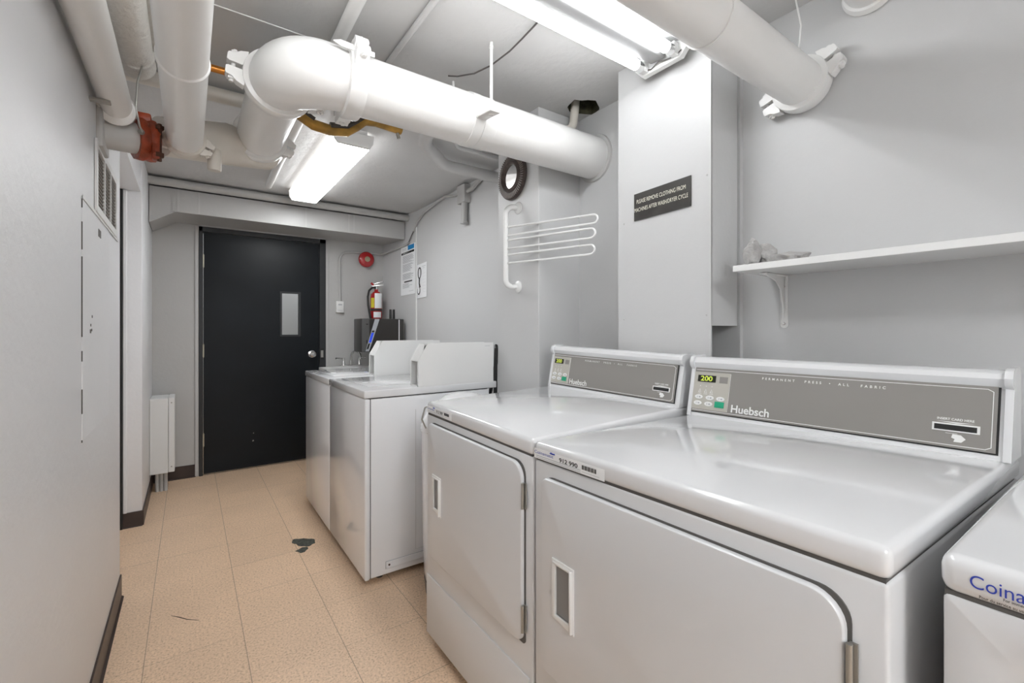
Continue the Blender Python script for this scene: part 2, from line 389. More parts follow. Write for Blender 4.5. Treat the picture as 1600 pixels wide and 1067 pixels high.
def mk2(patch, lines, q, T, nx):
    el = lambda cu, cv, ru, rv, n=20: [q(cu+ru*math.cos(2*PI*i/n)+.10*(.5-(cv+rv*math.sin(2*PI*i/n)))*.6, cv+rv*math.sin(2*PI*i/n), .0045) for i in range(n)]
    k = MB().prism(el(.26,.26,.19,.17), -nx*.0003, holes=[el(.26,.26,.11,.135)])
    k.prism([q(.20,.40,.0045), q(.33,.40,.0045), q(.30,.56,.0045), q(.40,.68,.0045), q(.26,.70,.0045), q(.19,.56,.0045)], -nx*.0003)
    k.prism(el(.22,.78,.15,.12), -nx*.0003, holes=[el(.20,.76,.11,.10)])
    k.build('ink_drawing', BLACKT, T)
    lines('heading_line', [(.55,.9,.09,.10)], GREYT); lines('heading_line', [(.65,.8,.14,.15)], GREYT)
    lines('text_lines', [(.6,.88,.3+.09*i,.303+.09*i) for i in range(7)], GREYT)
paper('notice_sheet', 'shorter white paper with a black looped drawing right of the tall blue notice', [(1.698,3.88,1.78), (1.698,3.675,1.79), (1.698,3.88,1.475), (1.698,3.675,1.482)], mk2)

# fire extinguisher
ex = V((1.49,4.385,1.30))
T = thing('fire_extinguisher', 'small red fire extinguisher hanging in the corner above the card machine', 'fire extinguisher', ex)
MB().lathe([(.0,0), (.05,.0), (.056,.012), (.056,.20), (.05,.235), (.032,.26), (.018,.268), (.018,.285)], ex, (0,0,1), 32).build('cylinder', RED, T)
MB().lathe([(.058,.075), (.058,.095)], ex, (0,0,1), 32).build('strap', BLACK, T)
def patch(c, r, a0, a1, z0, z1):
    k = MB(); t = k.b; n = 10
    A = [[t.verts.new((c.x+r*math.cos(a0+(a1-a0)*i/n), c.y+r*math.sin(a0+(a1-a0)*i/n), c.z+z)) for i in range(n+1)] for z in (z0, z1)]
    for i in range(n): t.faces.new((A[0][i], A[0][i+1], A[1][i+1], A[1][i]))
    return k
ca = math.atan2(-ex.y, -ex.x)
patch(ex, .0572, ca-1.0, ca-.35, .105, .20).build('yellow_label', YEL, T)
patch(ex, .0575, ca-.25, ca+1.1, .10, .245).build('white_tag', PAPER, T)
patch(ex, .0572, ca-.45, ca+.9, .01, .065).build('lower_label', PAPER, T)
MB().cyl(ex+V((0,0,.28)), ex+V((0,0,.315)), .016, seg=16).obox(ex+V((.01,-.02,.32)), (.05,-.02,.008), (.008,.012,0), (0,0,.005), .002).obox(ex+V((.01,-.02,.345)), (.05,-.02,.02), (.008,.012,0), (0,0,.004), .002).build('valve_handle', CHROME, T)
MB().cyl(ex+V((-.03,-.01,.325)), ex+V((-.055,-.01,.345)), .011, seg=12).build('gauge', RED, T)
MB().tube([ex+V(p) for p in ((-.01,-.01,.30), (-.045,-.02,.30), (-.075,-.02,.27), (-.088,-.02,.21), (-.085,-.02,.13), (-.072,-.02,.05), (-.062,-.02,-.01))], .010, 10).build('hose', BLACK, T)
MB().box(ex.x-.02, ex.x+.02, ex.y+.05, YB, ex.z+.05, ex.z+.25).build('wall_bracket', STEEL, T)
MB().obox(ex+V((-.045,-.05,-.012)), (.022,0,0), (0,.01,0), (0,0,.01), .003).build('foot_clip', PLAIN, T)

# card machine on the angled wall
T = thing('card_machine', 'dark boxy card machine with slanted silver strip and small blue screen above the sink', 'card machine', (1.45,4.07,.99))
MB().box(1.245, 1.635, 4.045, 4.28, .992, 1.292, .006, 2).build('cabinet', CARD, T)
MB().box(1.245, 1.31, 4.039, 4.046, .996, 1.29, .002, 1).build('side_panel', mat('grey front strip', (.12,.12,.118), .35, metal=.4), T)
MB().prism([(1.315,4.041,.996), (1.598,4.041,.996), (1.598,4.041,1.288), (1.315,4.041,1.288)], (0,.006,0)).build('glass_front', mat('dark glass', (.03,.026,.024), .12), T)
MB().prism([(1.276,4.03,1.00), (1.305,4.03,1.0), (1.400,4.03,1.288), (1.360,4.03,1.288)], (0,.010,0)).build('slanted_strip', SILVER, T)
MB().prism([(1.302,4.028,1.078), (1.322,4.028,1.078), (1.348,4.028,1.165), (1.326,4.028,1.165)], (0,.003,0)).build('blue_screen', SCREEN, T)
MB().prism([(1.283,4.028,1.02), (1.298,4.028,1.02), (1.314,4.028,1.07), (1.299,4.028,1.07)], (0,.003,0)).build('keypad', BLACK, T)
MB().prism([(1.327,4.028,1.169), (1.35,4.028,1.169), (1.355,4.028,1.185), (1.333,4.028,1.185)], (0,.003,0)).build('logo_bar', BLACK, T)
MB().box(1.282, 1.292, 4.037, 4.041, 1.07, 1.10).build('coin_slot', BLACK, T)
MB().box(1.28, 1.298, 4.036, 4.041, 1.236, 1.246).build('coin_slot', BLACK, T)
MB().box(1.583, 1.590, 4.036, 4.042, .996, 1.285).build('bright_edge', PVC, T)
MB().cyl((1.535,4.12,1.29), (1.535,4.12,1.382), .013, .011, 12).build('antenna', BLACK, T)
MB().cyl((1.566,4.12,1.29), (1.566,4.12,1.382), .013, .011, 12).build('antenna', BLACK, T)
MB().box(1.42, 1.62, 4.28, 4.30, 1.05, 1.25).box(1.632, 1.66, 4.10, 4.20, 1.05, 1.25).build('wall_mount', STEEL, T)

# laundry sink
T = thing('laundry_sink', 'pale laundry sink with chrome taps in the far corner behind the top-loading washers', 'sink', (1.27,4.2,0))
MB().prism([(.98,3.96,.845), (1.56,3.96,.845), (1.56,4.47,.845), (.98,4.47,.845)], (0,0,-.02), holes=[[(1.03,4.0,.845), (1.51,4.0,.845), (1.51,4.36,.845), (1.03,4.36,.845)]]).box(1.02, 1.52, 3.99, 4.37, .50, .53).box(1.02,1.03,3.99,4.37,.50,.83).box(1.51,1.52,3.99,4.37,.50,.83).box(1.02,1.52,3.99,4.0,.50,.83).box(1.02,1.52,4.36,4.37,.50,.83).build('basin', PLAIN, T)
for x in (1.02, 1.50):
    for y in (4.0, 4.35): MB().box(x, x+.03, y, y+.03, 0, .5).build('leg', PLAIN, T)
F = MB().box(1.16, 1.36, 4.40, 4.44, .845, .86, .004, 2).build('faucet_base', CHROME, T)
gp = [(1.26,4.42,.86), (1.26,4.42,.94)] + [(1.26, 4.42-.055+.055*math.cos(a), .94+.05*math.sin(a)) for a in [PI*i/8 for i in range(1, 8)]] + [(1.26,4.31,.93), (1.26,4.305,.915)]
gp = [(x+.5*(4.42-y), y, z) for x, y, z in gp]
MB().tube(gp, .011, 12).cyl((1.26,4.42,.86), (1.26,4.42,.90), .017, seg=16).build('spout', CHROME, T)
for x, dx in ((1.19,-.075), (1.335,.06)):
    MB().cyl((x,4.42,.86), (x,4.42,.895), .016, .012, 16).cyl((x,4.42,.895), (x,4.42,.925), .010, seg=12).cyl((x,4.42,.918), (x+dx,4.40,.925), .007, .009, 12).build('tap_handle', CHROME, T)

# heater on the left wall by the door
T = thing('wall_heater', 'white upright radiator cover on the left wall beside the black door', 'radiator', (-.16,4.3,.14))
MB().box(-.231, -.124, 4.185, 4.44, .14, .688, .003, 1).build('cover', PLAIN, T)
MB().box(-.122, -.086, 4.183, 4.44, .145, .69, .003, 1).build('side_channel', PLAIN, T)
for z in (.185, .655): MB().cyl((-.104,4.184,z), (-.104,4.180,z), .005, seg=10).build('screw', STEEL, T)
for x in (-.19, -.165, -.14): MB().tube([(x,4.24,0), (x,4.24,.08), (x,4.24,.145)], .012, 10).build('feed_pipe', GREYM, T)

# ================================================================ LEFT WALL FITTINGS
x = XL
T = thing('vent_grille', 'white louvred air vent set high in the left wall', 'vent', (x,2.25,1.60))
o_ = rrect(1.985, 2.50, 1.575, 1.815, .004, lambda u, v: (x+.001,u,v), 2)
cols = [(2.015,2.16), (2.175,2.31), (2.325,2.465)]
MB().prism(o_, (.006,0,0), holes=[rrect(a, b, 1.60, 1.79, .003, lambda u, v: (x+.001,u,v), 2) for a, b in cols]).build('frame', PLAIN, T)
MB().box(x+.0005, x+.0012, 2.01, 2.47, 1.597, 1.793).build('opening', mat('vent dark', (.06,.052,.045), .8), T)
for a, b in cols:
    k = MB()
    for i in range(15):
        z = 1.605+.0125*i
        k.obox((x+.003,(a+b)/2,z), (.0012,0,.0012), (0,(b-a)/2,.0), (-.0006,0,.0008))
    k.build('louvres', mat('vent slat', (.33,.31,.28), .6), T)
T = thing('access_panel', 'painted-over access panel with a small dark latch in the left wall under the vent', 'access panel', (x,2.0,.87))
MB().prism([(x,1.772,.872), (x,2.30,.872), (x,2.30,1.565), (x,1.772,1.565)], (.0022,0,0), .001, 1).build('panel', WALLL, T)
MB().box(x+.0015, x+.004, 1.775, 2.56, 1.566, 1.578, .001, 1).build('top_lip', PLAIN, T)
GAPM = mat('gap grey', (.09, .085, .08), .7)
for z0_, z1_, w_ in ((1.17,1.40,.0022), (1.42,1.50,.0014), (1.10,1.13,.0016), (.95,1.02,.001), (1.54,1.565,.0022), (.868,.875,.003)):
    MB().box(x, x+.0027, 1.7712-w_, 1.7712, z0_, z1_).build('panel_gap', GAPM, T)
MB().box(x+.002, x+.0035, 2.05, 2.10, 1.505, 1.53).build('latch', mat('latch grey', (.16,.15,.14), .4), T)
CHIPM = mat('chip dark', (.09,.08,.07), .7)
for (y, z, q) in ((1.93,1.232,.004), (1.905,1.205,.004), (1.90,1.186,.006), (1.922,1.19,.004)):
    MB().obox((x+.0026,y,z), (.0004,0,0), (0,q*1.5,0), (0,0,q)).build('paint_chip', CHIPM, T)

# ================================================================ PIPES
def ring_dirs(axis):
    ax = V(axis).normalized(); u = ax.orthogonal().normalized(); return ax, u, ax.cross(u)
def coupling(parent, c, axis, r, ears, wd=.05, m=PIPEW, k=1.0):
    ax = V(axis).normalized(); c = V(c)
    C = MB().lathe([(r*1.0,-wd/2), (r*1.16,-wd/2+.003), (r*1.19,-wd*.25), (r*1.19,wd*.25), (r*1.16,wd/2-.003), (r*1.0,wd/2)], c, ax, 48)
    for e in ears:
        e = V(e).normalized(); tn = ax.cross(e)
        for sgn in (-1, 1):
            Q = [(1.06*r, .060), (1.17*r+.012*k, .052), (1.17*r+.026*k, .040), (1.17*r+.044*k, .037), (1.17*r+.047*k, .030), (1.17*r+.047*k, .012), (1.17*r+.04*k, .008), (1.04*r, .008)]
            C.prism([c+e*a+tn*sgn*b*k+ax*(-wd*.36) for a, b in Q], ax*wd*.72, .004, 2)
    co = C.build('coupling', m, parent)
    for e in ears:
        e = V(e).normalized(); tn = ax.cross(e); bc = c+e*(r*1.18+.026*k)
        b = MB().cyl(bc-tn*.054*k, bc+tn*.056*k, .007*k, seg=12)
        b.cyl(bc+tn*.036*k, bc+tn*.049*k, .014*k, seg=6).cyl(bc-tn*.036*k, bc-tn*.047*k, .014*k, seg=6)
        b.build('bolt', m, co)
    return co
def ring(parent, c, axis, r, wd=.01, name='joint_ring', m=PIPEW):
    return MB().lathe([(r,-wd/2), (r+.004,-wd/4), (r+.004,wd/4), (r,wd/2)], c, axis, 48).build(name, m, parent)

# the main drain: from the alcove wall, left to the elbow, then away to the header
my, mz, mr = 1.62, 2.05, .0995
T = thing('drain_pipe', 'fat white drain pipe with a bulging elbow crossing the ceiling in the middle', 'pipe', (1.0,my,mz))
MB().cyl((.45,my,mz), (1.66,my,mz), mr, seg=64).build('pipe_run', PIPEW, T)
bc = V((.425,my+.165,mz+.0)); el = []
EN = 14
for i in range(EN+1):
    a = PI/2*i/EN; el.append((bc.x-.165*math.sin(a), bc.y-.165*math.cos(a), mz+.008*math.sin(a)))
MB().tube([(.45,my,mz)] + el + [(.26,my+.19,mz+.008)], [mr] + [mr+.012*math.sin(PI*min(1, max(0, i/EN))) + (-.004*i/EN) for i in range(EN+1)] + [.094], 56).build('elbow', PIPEW, T)
MB().prism([(.40+a*.1, my-mr*1.005+b*0, mz+.058+b*.02) for a, b in ((0,0), (-.25,.5), (0,1), (1.1,.8), (1.1,0))], (0,-.004,0), 0).build('cast_mark', PIPEW, T)
MB().cyl((.26,my+.17,mz+.008), (.262,2.345,mz+.008), .0925, seg=56).build('pipe_leg', PIPEW, T)
coupling(T, (.462,my,mz), (1,0,0), mr, [(0,-.88,.47), (0,.88,-.47)], .062, k=.85)
coupling(T, (.26,my+.165,mz+.008), (0,1,0), .097, [(-1,0,.12), (1,0,-.12)], .05)
coupling(T, (.262,2.325,mz+.008), (0,1,0), .0925, [(1,0,-.25), (-1,0,-.1)], .05, k=.75)
MB().lathe([(mr,-.03), (mr+.003,-.028), (mr+.003,.028), (mr,.03)], (.985,my,mz), (1,0,0), 56).build('joint_band', PIPEW, T)
# rod hanger on the main drain
T = thing('pipe_hanger', 'white threaded-rod hanger clamp holding the fat drain pipe under the ceiling', 'pipe hanger', (.94,my,ZC))
MB().cyl((.934,1.450,2.02), (.934,1.450,ZC), .006, seg=10).build('rod', PIPEW, T)
MB().cyl((.945,1.775,2.06), (.945,1.775,ZC), .006, seg=10).build('rod', PIPEW, T)
MB().obox((.934,1.475,2.016), (.022,0,0), (0,.055,.006), (0,-.0004,.004), .002).build('clamp_plate', PIPEW, T)
MB().lathe([(.010,0), (.010,.008)], (.934,1.450,2.003), (0,0,1), 6).build('rod_nut', PIPEW, T)
MB().lathe([(.010,0), (.003,.02)], (.934,1.450,ZC-.02), (0,0,1), 10).build('rod_anchor', PIPEW, T)
MB().lathe([(mr+.0006,-.022), (mr+.004,-.021), (mr+.004,.021), (mr+.0006,.022)], (.934,my,mz), (1,0,0), 56).build('strap_band', PIPEW, T)

# header along X, skewed, with grey tee and orange clamp
T = thing('header_pipe', 'cream cross pipe under the ceiling that the big white pipes drop into', 'pipe', (.1,2.35,1.98))
h0 = V((-.09,2.215,1.936)); h1 = V((.30,2.455,2.055))
MB().tube([h0, h0+(h1-h0)*.5, h1, h1+V((.04,.025,.012))], [.072, .086, .094, .06], 40).build('header_body', PIPEC, T)
MB().lathe([(.0,-.006), (.022,-.006), (.025,.0), (.025,.07), (.020,.08)], (.085,2.215,1.845), (0,0,1), 10).build('drain_plug', PIPEC, T)
MB().tube([(-.065,2.15,1.90), (-.05,2.14,1.91), (-.02,2.17,1.915)], .012, 8).build('cast_lug', PIPEC, T)
T = thing('pipe_clamp', 'rust-orange bolted pipe clamp between the grey stub and the cream cross pipe', 'clamp', (-.10,2.13,1.87))
ac = V((-.132,2.148,1.889)); ax = V((1,.35,.10)).normalized()
MB().lathe([(.060,-.032), (.074,-.030), (.077,-.012), (.072,0), (.077,.012), (.074,.028), (.060,.034)], ac, ax, 14).obox(ac+V((.035,-.045,-.03)), (.012,0,0), (0,.018,0), (0,0,.05), .004).obox(ac+V((-.01,-.02,.07)), (.03,0,0), (0,.02,0), (0,0,.018), .006).build('clamp_body', RUST, T)
MB().cyl(ac+V((.045,-.055,-.085)), ac+V((.045,-.055,.05)), .007, seg=8).cyl(ac+V((.045,-.055,-.07)), ac+V((.045,-.055,-.055)), .014, seg=6).cyl(ac+V((.045,-.055,.03)), ac+V((.045,-.055,.043)), .014, seg=6).build('clamp_bolt', mat('rusty bolt', (.09,.035,.02), .6, metal=.4), T)
MB().cyl(ac+V((-.004,-.078,.0)), ac+V((-.006,-.085,.0)), .010, seg=10).build('clamp_tag', STEEL, T)
T = thing('pipe_stub', 'short grey painted pipe stub between the left wall and the orange clamp', 'pipe', (-.2,2.1,1.87))
MB().cyl((-.25,2.10,1.874), (-.14,2.137,1.884), .054, seg=36).build('stub_body', GREYM, T)
MB().box(-.252, -.232, 2.02, 2.16, 1.80, 1.945, .006, 2).build('wall_collar', GREYM, T)
MB().tube([(-.13,2.10,2.3), (-.125,2.06,2.16), (-.145,2.04,2.05), (-.15,2.04,1.96), (-.14,2.045,1.90), (-.13,2.046,1.88)], .0035, 8).build('hanging_wire', STEEL, T)

# overhead pipes running towards the camera
def ypipe(label, x, z, r, y0, y1, m, cat='pipe', name='overhead_pipe', rings=(), ears=None, cm=None):
    T = thing(name, label, cat, (x,y1,z))
    MB().cyl((x,y0,z), (x,y1,z), r, seg=56).build('pipe_run', m, T)
    for q in rings: ring(T, (x,q,z), (0,1,0), r, .02)
    if ears: coupling(T, (x,y1-.025,z), (0,1,0), r, ears, .045, cm or m, k=.6)
    return T
T = ypipe('wide white overhead pipe with a raised joint ring, left of the big elbow', -.0125, 1.93, .059, -.6, 2.20, PIPEW, rings=(1.535,), ears=[(1,0,-.35), (-1,0,-.2)], cm=PIPEC)
T = ypipe('slim white pipe running overhead along the top of the left wall', -.200, 1.95, .0435, -.6, 2.06, PIPEW)
MB().lathe([(.0435,-.045), (.052,-.04), (.054,0), (.052,.02), (.044,.03)], (-.2,2.06,1.95), (0,1,.4), 32).build('end_collar', PIPEW, T)
MB().box(-.25, -.20, 1.885, 1.91, 1.899, 1.907, .001, 1).build('wall_strap', STEEL, T)
T = ypipe('rough plaster-wrapped pipe overhead between the slim pipe and the wide pipe', -.158, 2.165, .055, -.4, 2.16, PIPET)
MB().lathe([(.055,-.10), (.060,-.095), (.056,-.05), (.060,-.01), (.045,.012), (0,.014)], (-.158,2.16,2.165), (0,1,0), 24).build('wrapped_end', PIPET, T)
ypipe('thin cream pipe overhead tucked against the plaster-wrapped pipe', -.092, 2.215, .034, -.4, 2.10, PIPET)
one('crossing_pipe', 'cream pipe crossing under the ceiling behind the elbow', 'pipe', MB().cyl((-.24,2.42,2.24), (.30,2.42,2.24), .031, seg=32), PIPEC, (0,2.42,2.24))
one('copper_pipe', 'bare copper pipe bit showing between the wide pipe and the elbow clamp', 'pipe', MB().cyl((.0,2.10,2.20), (.30,2.10,2.20), .0135, seg=20), COPPER, (.1,2.10,2.2))
one('ceiling_conduit', 'wide flat-looking white conduit along the ceiling passing over the drain pipe', 'conduit', MB().tube([(.445,-.3,2.256), (.445,1.5,2.256), (.47,3.2,2.256), (.478,3.76,2.25)], .022, 16), PIPEW, (.445,1.0,2.256))
one('ceiling_conduit', 'narrow grey conduit along the ceiling running to the far light', 'conduit', MB().tube([(.655,-.3,2.268), (.655,2.2,2.268), (.70,2.6,2.268)], .0105, 12), CEIL, (.655,1.0,2.268))
one('ceiling_wire', 'straight thin white wire across the ceiling above the elbow', 'wire', MB().cyl((-.05,1.813,2.276), (.62,1.813,2.276), .0022, seg=8), PIPEW, (.2,1.813,2.276))
one('ceiling_cable', 'loose dark cable sagging below the ceiling from hanger rod to tube light', 'cable', MB().tube([(.90,1.735,2.272), (.925,1.70,2.262), (.965,1.63,2.255), (.99,1.54,2.254), (1.005,1.43,2.262), (1.005,1.35,2.268), (1.0,1.24,2.274), (.995,1.16,2.274)], .0032, 8), CABLE, (.95,1.6,2.27))

# amber taped copper line below the drain
T = thing('taped_pipe', 'amber and black taped copper line sagging just below the fat drain pipe', 'pipe', (.6,1.93,2.03))
pp = [(.335,1.95,2.066), (.361,1.95,2.038), (.408,1.95,2.014), (.469,1.95,2.008), (.535,1.95,2.02), (.575,1.95,2.052), (.61,1.95,2.085), (.66,1.95,2.094), (.776,1.95,2.087)]
MB().tube(pp, .0215, 16).build('taped_line', TAPE, T)
MB().tube([(a-.0, b-.012, c+.014) for a, b, c in pp[3:7]], .014, 10).tube([(a, b-.01, c+.014) for a, b, c in pp[1:3]], .013, 10).tube([(a, b-.008, c+.013) for a, b, c in pp[6:]], .013, 10).build('black_tape', TAPED, T)
MB().tube([(.758,1.95,2.09), (.76,1.95,2.06), (.765,1.95,2.045)], .008, 8).build('drip_end', STEEL, T)

# beige pipes bending into the boxed chase
one('bent_pipe', 'thick grey pipe bending below the ceiling into the wall behind the round mirror', 'pipe', MB().tube([(1.0,1.95,2.235), (1.02,2.22,2.218), (1.06,2.32,2.213), (1.26,2.51,2.209), (1.29,2.53,2.209), (1.33,2.54,2.209), (1.69,2.54,2.209)], .036, 24), CEIL, (1.3,2.5,2.21))
one('bent_pipe', 'thin grey pipe bending below the ceiling above the thick bent pipe', 'pipe', MB().tube([(1.07,1.95,2.257), (1.10,2.15,2.257), (1.27,2.34,2.257), (1.30,2.355,2.257), (1.69,2.36,2.257)], .0135, 14), CEIL, (1.3,2.3,2.25))
# hole in the ceiling with elbow
T = thing('riser_elbow', 'small white pipe elbow dropping from the ragged dark hole in the ceiling', 'pipe', (1.57,1.64,ZC))
hl = MB(); hv = []
for z_, q_ in ((ZC-.0005,.99), (ZC+.04,.93), (ZC+.085,.6)):
    hv.append([hl.b.verts.new((1.575+.085*q_*math.cos(a*PI/8)*(1+.12*math.sin(a*2.3)), 1.61+.07*q_*math.sin(a*PI/8)*(1+.15*math.sin(a*1.7)), z_)) for a in range(16)])
for A_, B_ in zip(hv, hv[1:]):
    for i in range(16): hl.b.faces.new((A_[i], A_[(i+1)%16], B_[(i+1)%16], B_[i]))
hl.b.faces.new(hv[-1])
hl.build('hole_lining', MOSS, T)
MB().tube([(1.565,1.655,2.36), (1.56,1.66,2.26), (1.555,1.665,2.21), (1.54,1.668,2.185), (1.51,1.67,2.172), (1.40,1.685,2.172)], .021, 16).build('elbow_pipe', PIPEC, T)
# pipe collar in the wall
one('wall_ring', 'grey plaster ring where the fat drain pipe enters the alcove wall', 'ring', MB().lathe([(.1,0), (.118,0), (.114,.010), (.1,.012)], (1.6605,my,mz), (-1,0,0), 48), GREYM, (1.66,my,mz))

# upper right pipe
uy, uz, ur = .670, 2.0, .0687
T = thing('drain_pipe', 'grey-white pipe ending in a bolted coupling on the right wall above the shelf', 'pipe', (1.68,uy,uz))
MB().cyl((.10,uy,uz), (1.68,uy,uz), ur, seg=56).build('pipe_run', PIPEW, T)
ring(T, (1.10,uy,uz), (1,0,0), ur, .004, m=PIPEW)
coupling(T, (1.648,uy,uz), (1,0,0), ur+.004, [(0,-.85,.40), (0,.93,-.30)], .05, k=.85)
one('drain_pipe', 'stub of another pipe entering the right wall close to the ceiling', 'pipe', MB().cyl((.30,.49,2.222), (1.69,.49,2.222), .06, seg=32).lathe([(.06,0), (.075,.004), (.068,.02), (.06,.022)], (1.68,.49,2.222), (-1,0,0), 32), PIPEW, (1.68,.49,2.222))
one('hanging_wire', 'thin white wire hanging from the ceiling to the right-hand pipe', 'wire', MB().tube([(1.585,.665,2.279), (1.60,.663,2.24), (1.604,.652,2.17), (1.60,.655,2.11), (1.59,.66,2.066)], .0028, 8), PIPEW, (1.6,.66,2.27))

# ================================================================ LIGHTS
T = thing('ceiling_light', 'lit wraparound fluorescent light on the ceiling before the black door', 'light', (.73,3.17,ZC))
def lens_prof(y): return [(.628,y,2.262), (.632,y,2.215), (.650,y,2.193), (.812,y,2.193), (.828,y,2.215), (.832,y,2.262)]
MB().box(.645, .817, 2.53, 3.82, 2.190, 2.196).build('diffuser', LENSM, T)
MB().prism(lens_prof(2.52), (0,1.31,0)).build('diffuser_side', SIDEM, T)
for y0 in (2.50, 3.828): MB().prism([(a+(-.004 if a < .73 else .004), y0, c-(.003 if c < 2.2 else 0)) for a, y0_, c in lens_prof(y0)] , (0,.022,0), .002, 1).build('end_cap', PVC, T)
MB().box(.66, .80, 2.50, 3.85, 2.26, ZC).build('housing', PVC, T)
def tube_light(label, x0, x1, y, z, em=TUBEM, tubes=(-.066, .066), grp=None):
    T = thing('tube_light', label, 'light', ((x0+x1)/2,y,ZC), grp)
    MB().prism([(x0+.01,y-.117,z+.032), (x0+.01,y-.117,ZC), (x0+.01,y+.117,ZC), (x0+.01,y+.117,z+.032), (x0+.01,y+.10,z+.032), (x0+.01,y+.055,z+.045), (x0+.01,y-.055,z+.045), (x0+.01,y-.10,z+.032)], (x1-x0-.015,0,0)).build('reflector_pan', PANM, T)
    MB().box(x0+.01, x1-.03, y-.035, y+.035, z-.004, z+.046, .012, 3).build('housing', PANM, T)
    for e, s_ in ((x0,1), (x1,-1)):
        MB().prism([(e,y-.125,z+.055), (e,y-.115,z+.01), (e,y-.085,z-.022), (e,y+.085,z-.022), (e,y+.115,z+.01), (e,y+.125,z+.055)], (s_*.022,0,0), .003, 2).build('end_plate', PVC, T)
    for dy in tubes:
        tb = MB().cyl((x0+.045,y+dy,z), (x1-.075,y+dy,z), .019, seg=24).build('tube', em, T)
        k = MB().cyl((x1-.077,y+dy,z), (x1-.050,y+dy,z), .0192, seg=24).cyl((x0+.022,y+dy,z), (x0+.047,y+dy,z), .0192, seg=24)
        k.build('tube_cap', CHROME, T)
        MB().box(x1-.05, x1-.02, y+dy-.014, y+dy+.014, z-.016, z+.03, .003, 1).build('socket', PVC, T)
    return T
T = tube_light('lit bare twin-tube fluorescent fixture above the dryers by the sign pillar', -.04, 1.452, 1.06, 2.19)
MB().tube([(1.425,1.13,2.188), (1.428,1.10,2.178), (1.42,1.06,2.185), (1.424,1.03,2.18), (1.425,.99,2.176), (1.43,.97,2.19)], .0022, 6).build('loose_wire', CABLE, T)
T = thing('ceiling_light', 'added fill light, unseen, under the ceiling behind the viewpoint', 'light', (.11,-1.65,ZC))  # added out of view as fill, no such fixture known
MB().box(-.08, .30, -2.2, -1.1, 2.23, 2.24).build('diffuser', REARFILLM, T)
MB().box(-.10, .32, -2.22, -1.08, 2.24, ZC).build('housing', PVC, T)
CL = thing('corridor_fill', 'added lamp to light the corridor behind the door pane', 'light', (.7,5.5,2.5))  # added lamp, brightens the corridor behind the pane
MB().box(.4, 1.2, 5.3, 5.5, 2.46, 2.5).build('diffuser', LENSM, CL)

# ================================================================ SIGN PILLAR
struct('trim_5', MB().box(1.48, 1.484, .888, 1.306, .0, ZC).box(1.484, 1.68, 1.300, 1.306, 0, ZC).box(1.484, 1.655, .888, .893, 1.205, ZC).box(1.484, 1.487, .888, .91, 0, ZC).box(1.4775, 1.481, .886, .893, 0, ZC), WALL)
T = thing('riser_pipe', 'vertical grey pipe showing in the dark gap below the pillar box', 'pipe', (1.56,.98,0))
MB().cyl((1.535,.965,0), (1.535,.965,1.30), .026, seg=24).build('pipe_run', GREYM, T)
MB().cyl((1.60,1.06,0), (1.60,1.06,1.30), .03, seg=24).build('pipe_run', GREYM, T)
k = MB()
for y, z in ((1.275,1.632), (1.275,1.234), (.904,1.243), (.902,1.734)): k.lathe([(.004,0), (.003,.0015)], (1.4795,y,z), (-1,0,0), 10)
one('panel_screws', 'small painted screw heads on the pillar face around the black sign', 'screw', k, GREYM, (1.48,1.09,1.5))
T = thing('sign_plate', 'black sign plate with pale hand lettering on the pillar', 'sign', (1.48,1.09,1.69))
a, b, c, d = V((1.479,1.219,1.740)), V((1.479,.962,1.749)), V((1.479,.962,1.638)), V((1.479,1.219,1.632))
MB().prism([a, b, c, d], (-.0035,0,0)).build('plate', SIGNM, T)
sl = V((0,-1,.028)); up = V((0,.0,1))
text_mb('PLEASE REMOVE CLOTHING FROM', (1.475,1.205,1.699), sl, up, .0225, .222, .0005, 0).build('lettering', SIGNT, T)
text_mb('MACHINES AFTER WASH/DRYER CYCLE', (1.475,1.216,1.666), sl, up, .0225, .243, .0005, 0).build('lettering', SIGNT, T)

# mirror
mc = V((1.389,1.938,1.990))
T = thing('round_mirror', 'small round mirror in a dark ribbed frame on the boxed wall under the drain pipe', 'mirror', mc)
MB().lathe([(.060,.004), (.063,.028), (.072,.034), (.080,.030), (.084,.022), (.110,.020), (.118,.014), (.119,.004), (.110,.0)], mc, (-1,0,0), 64).build('frame', FRAMEB, T)
MB().lathe([(.0,.018), (.064,.018), (.064,.016), (0,.016)], mc, (-1,0,0), 48, caps=False).build('glass', MIRR, T)
k = MB()
for i in range(56):
    a = 2*PI*i/56; e = V((0,math.cos(a),math.sin(a))); k.obox(mc+e*.099+V((-.0225,0,0)), e*.013, e.cross(V((1,0,0)))*.0016, V((.0018,0,0)))
k.build('frame_ribs', mat('rib highlight', (.22,.18,.16), .35), T)

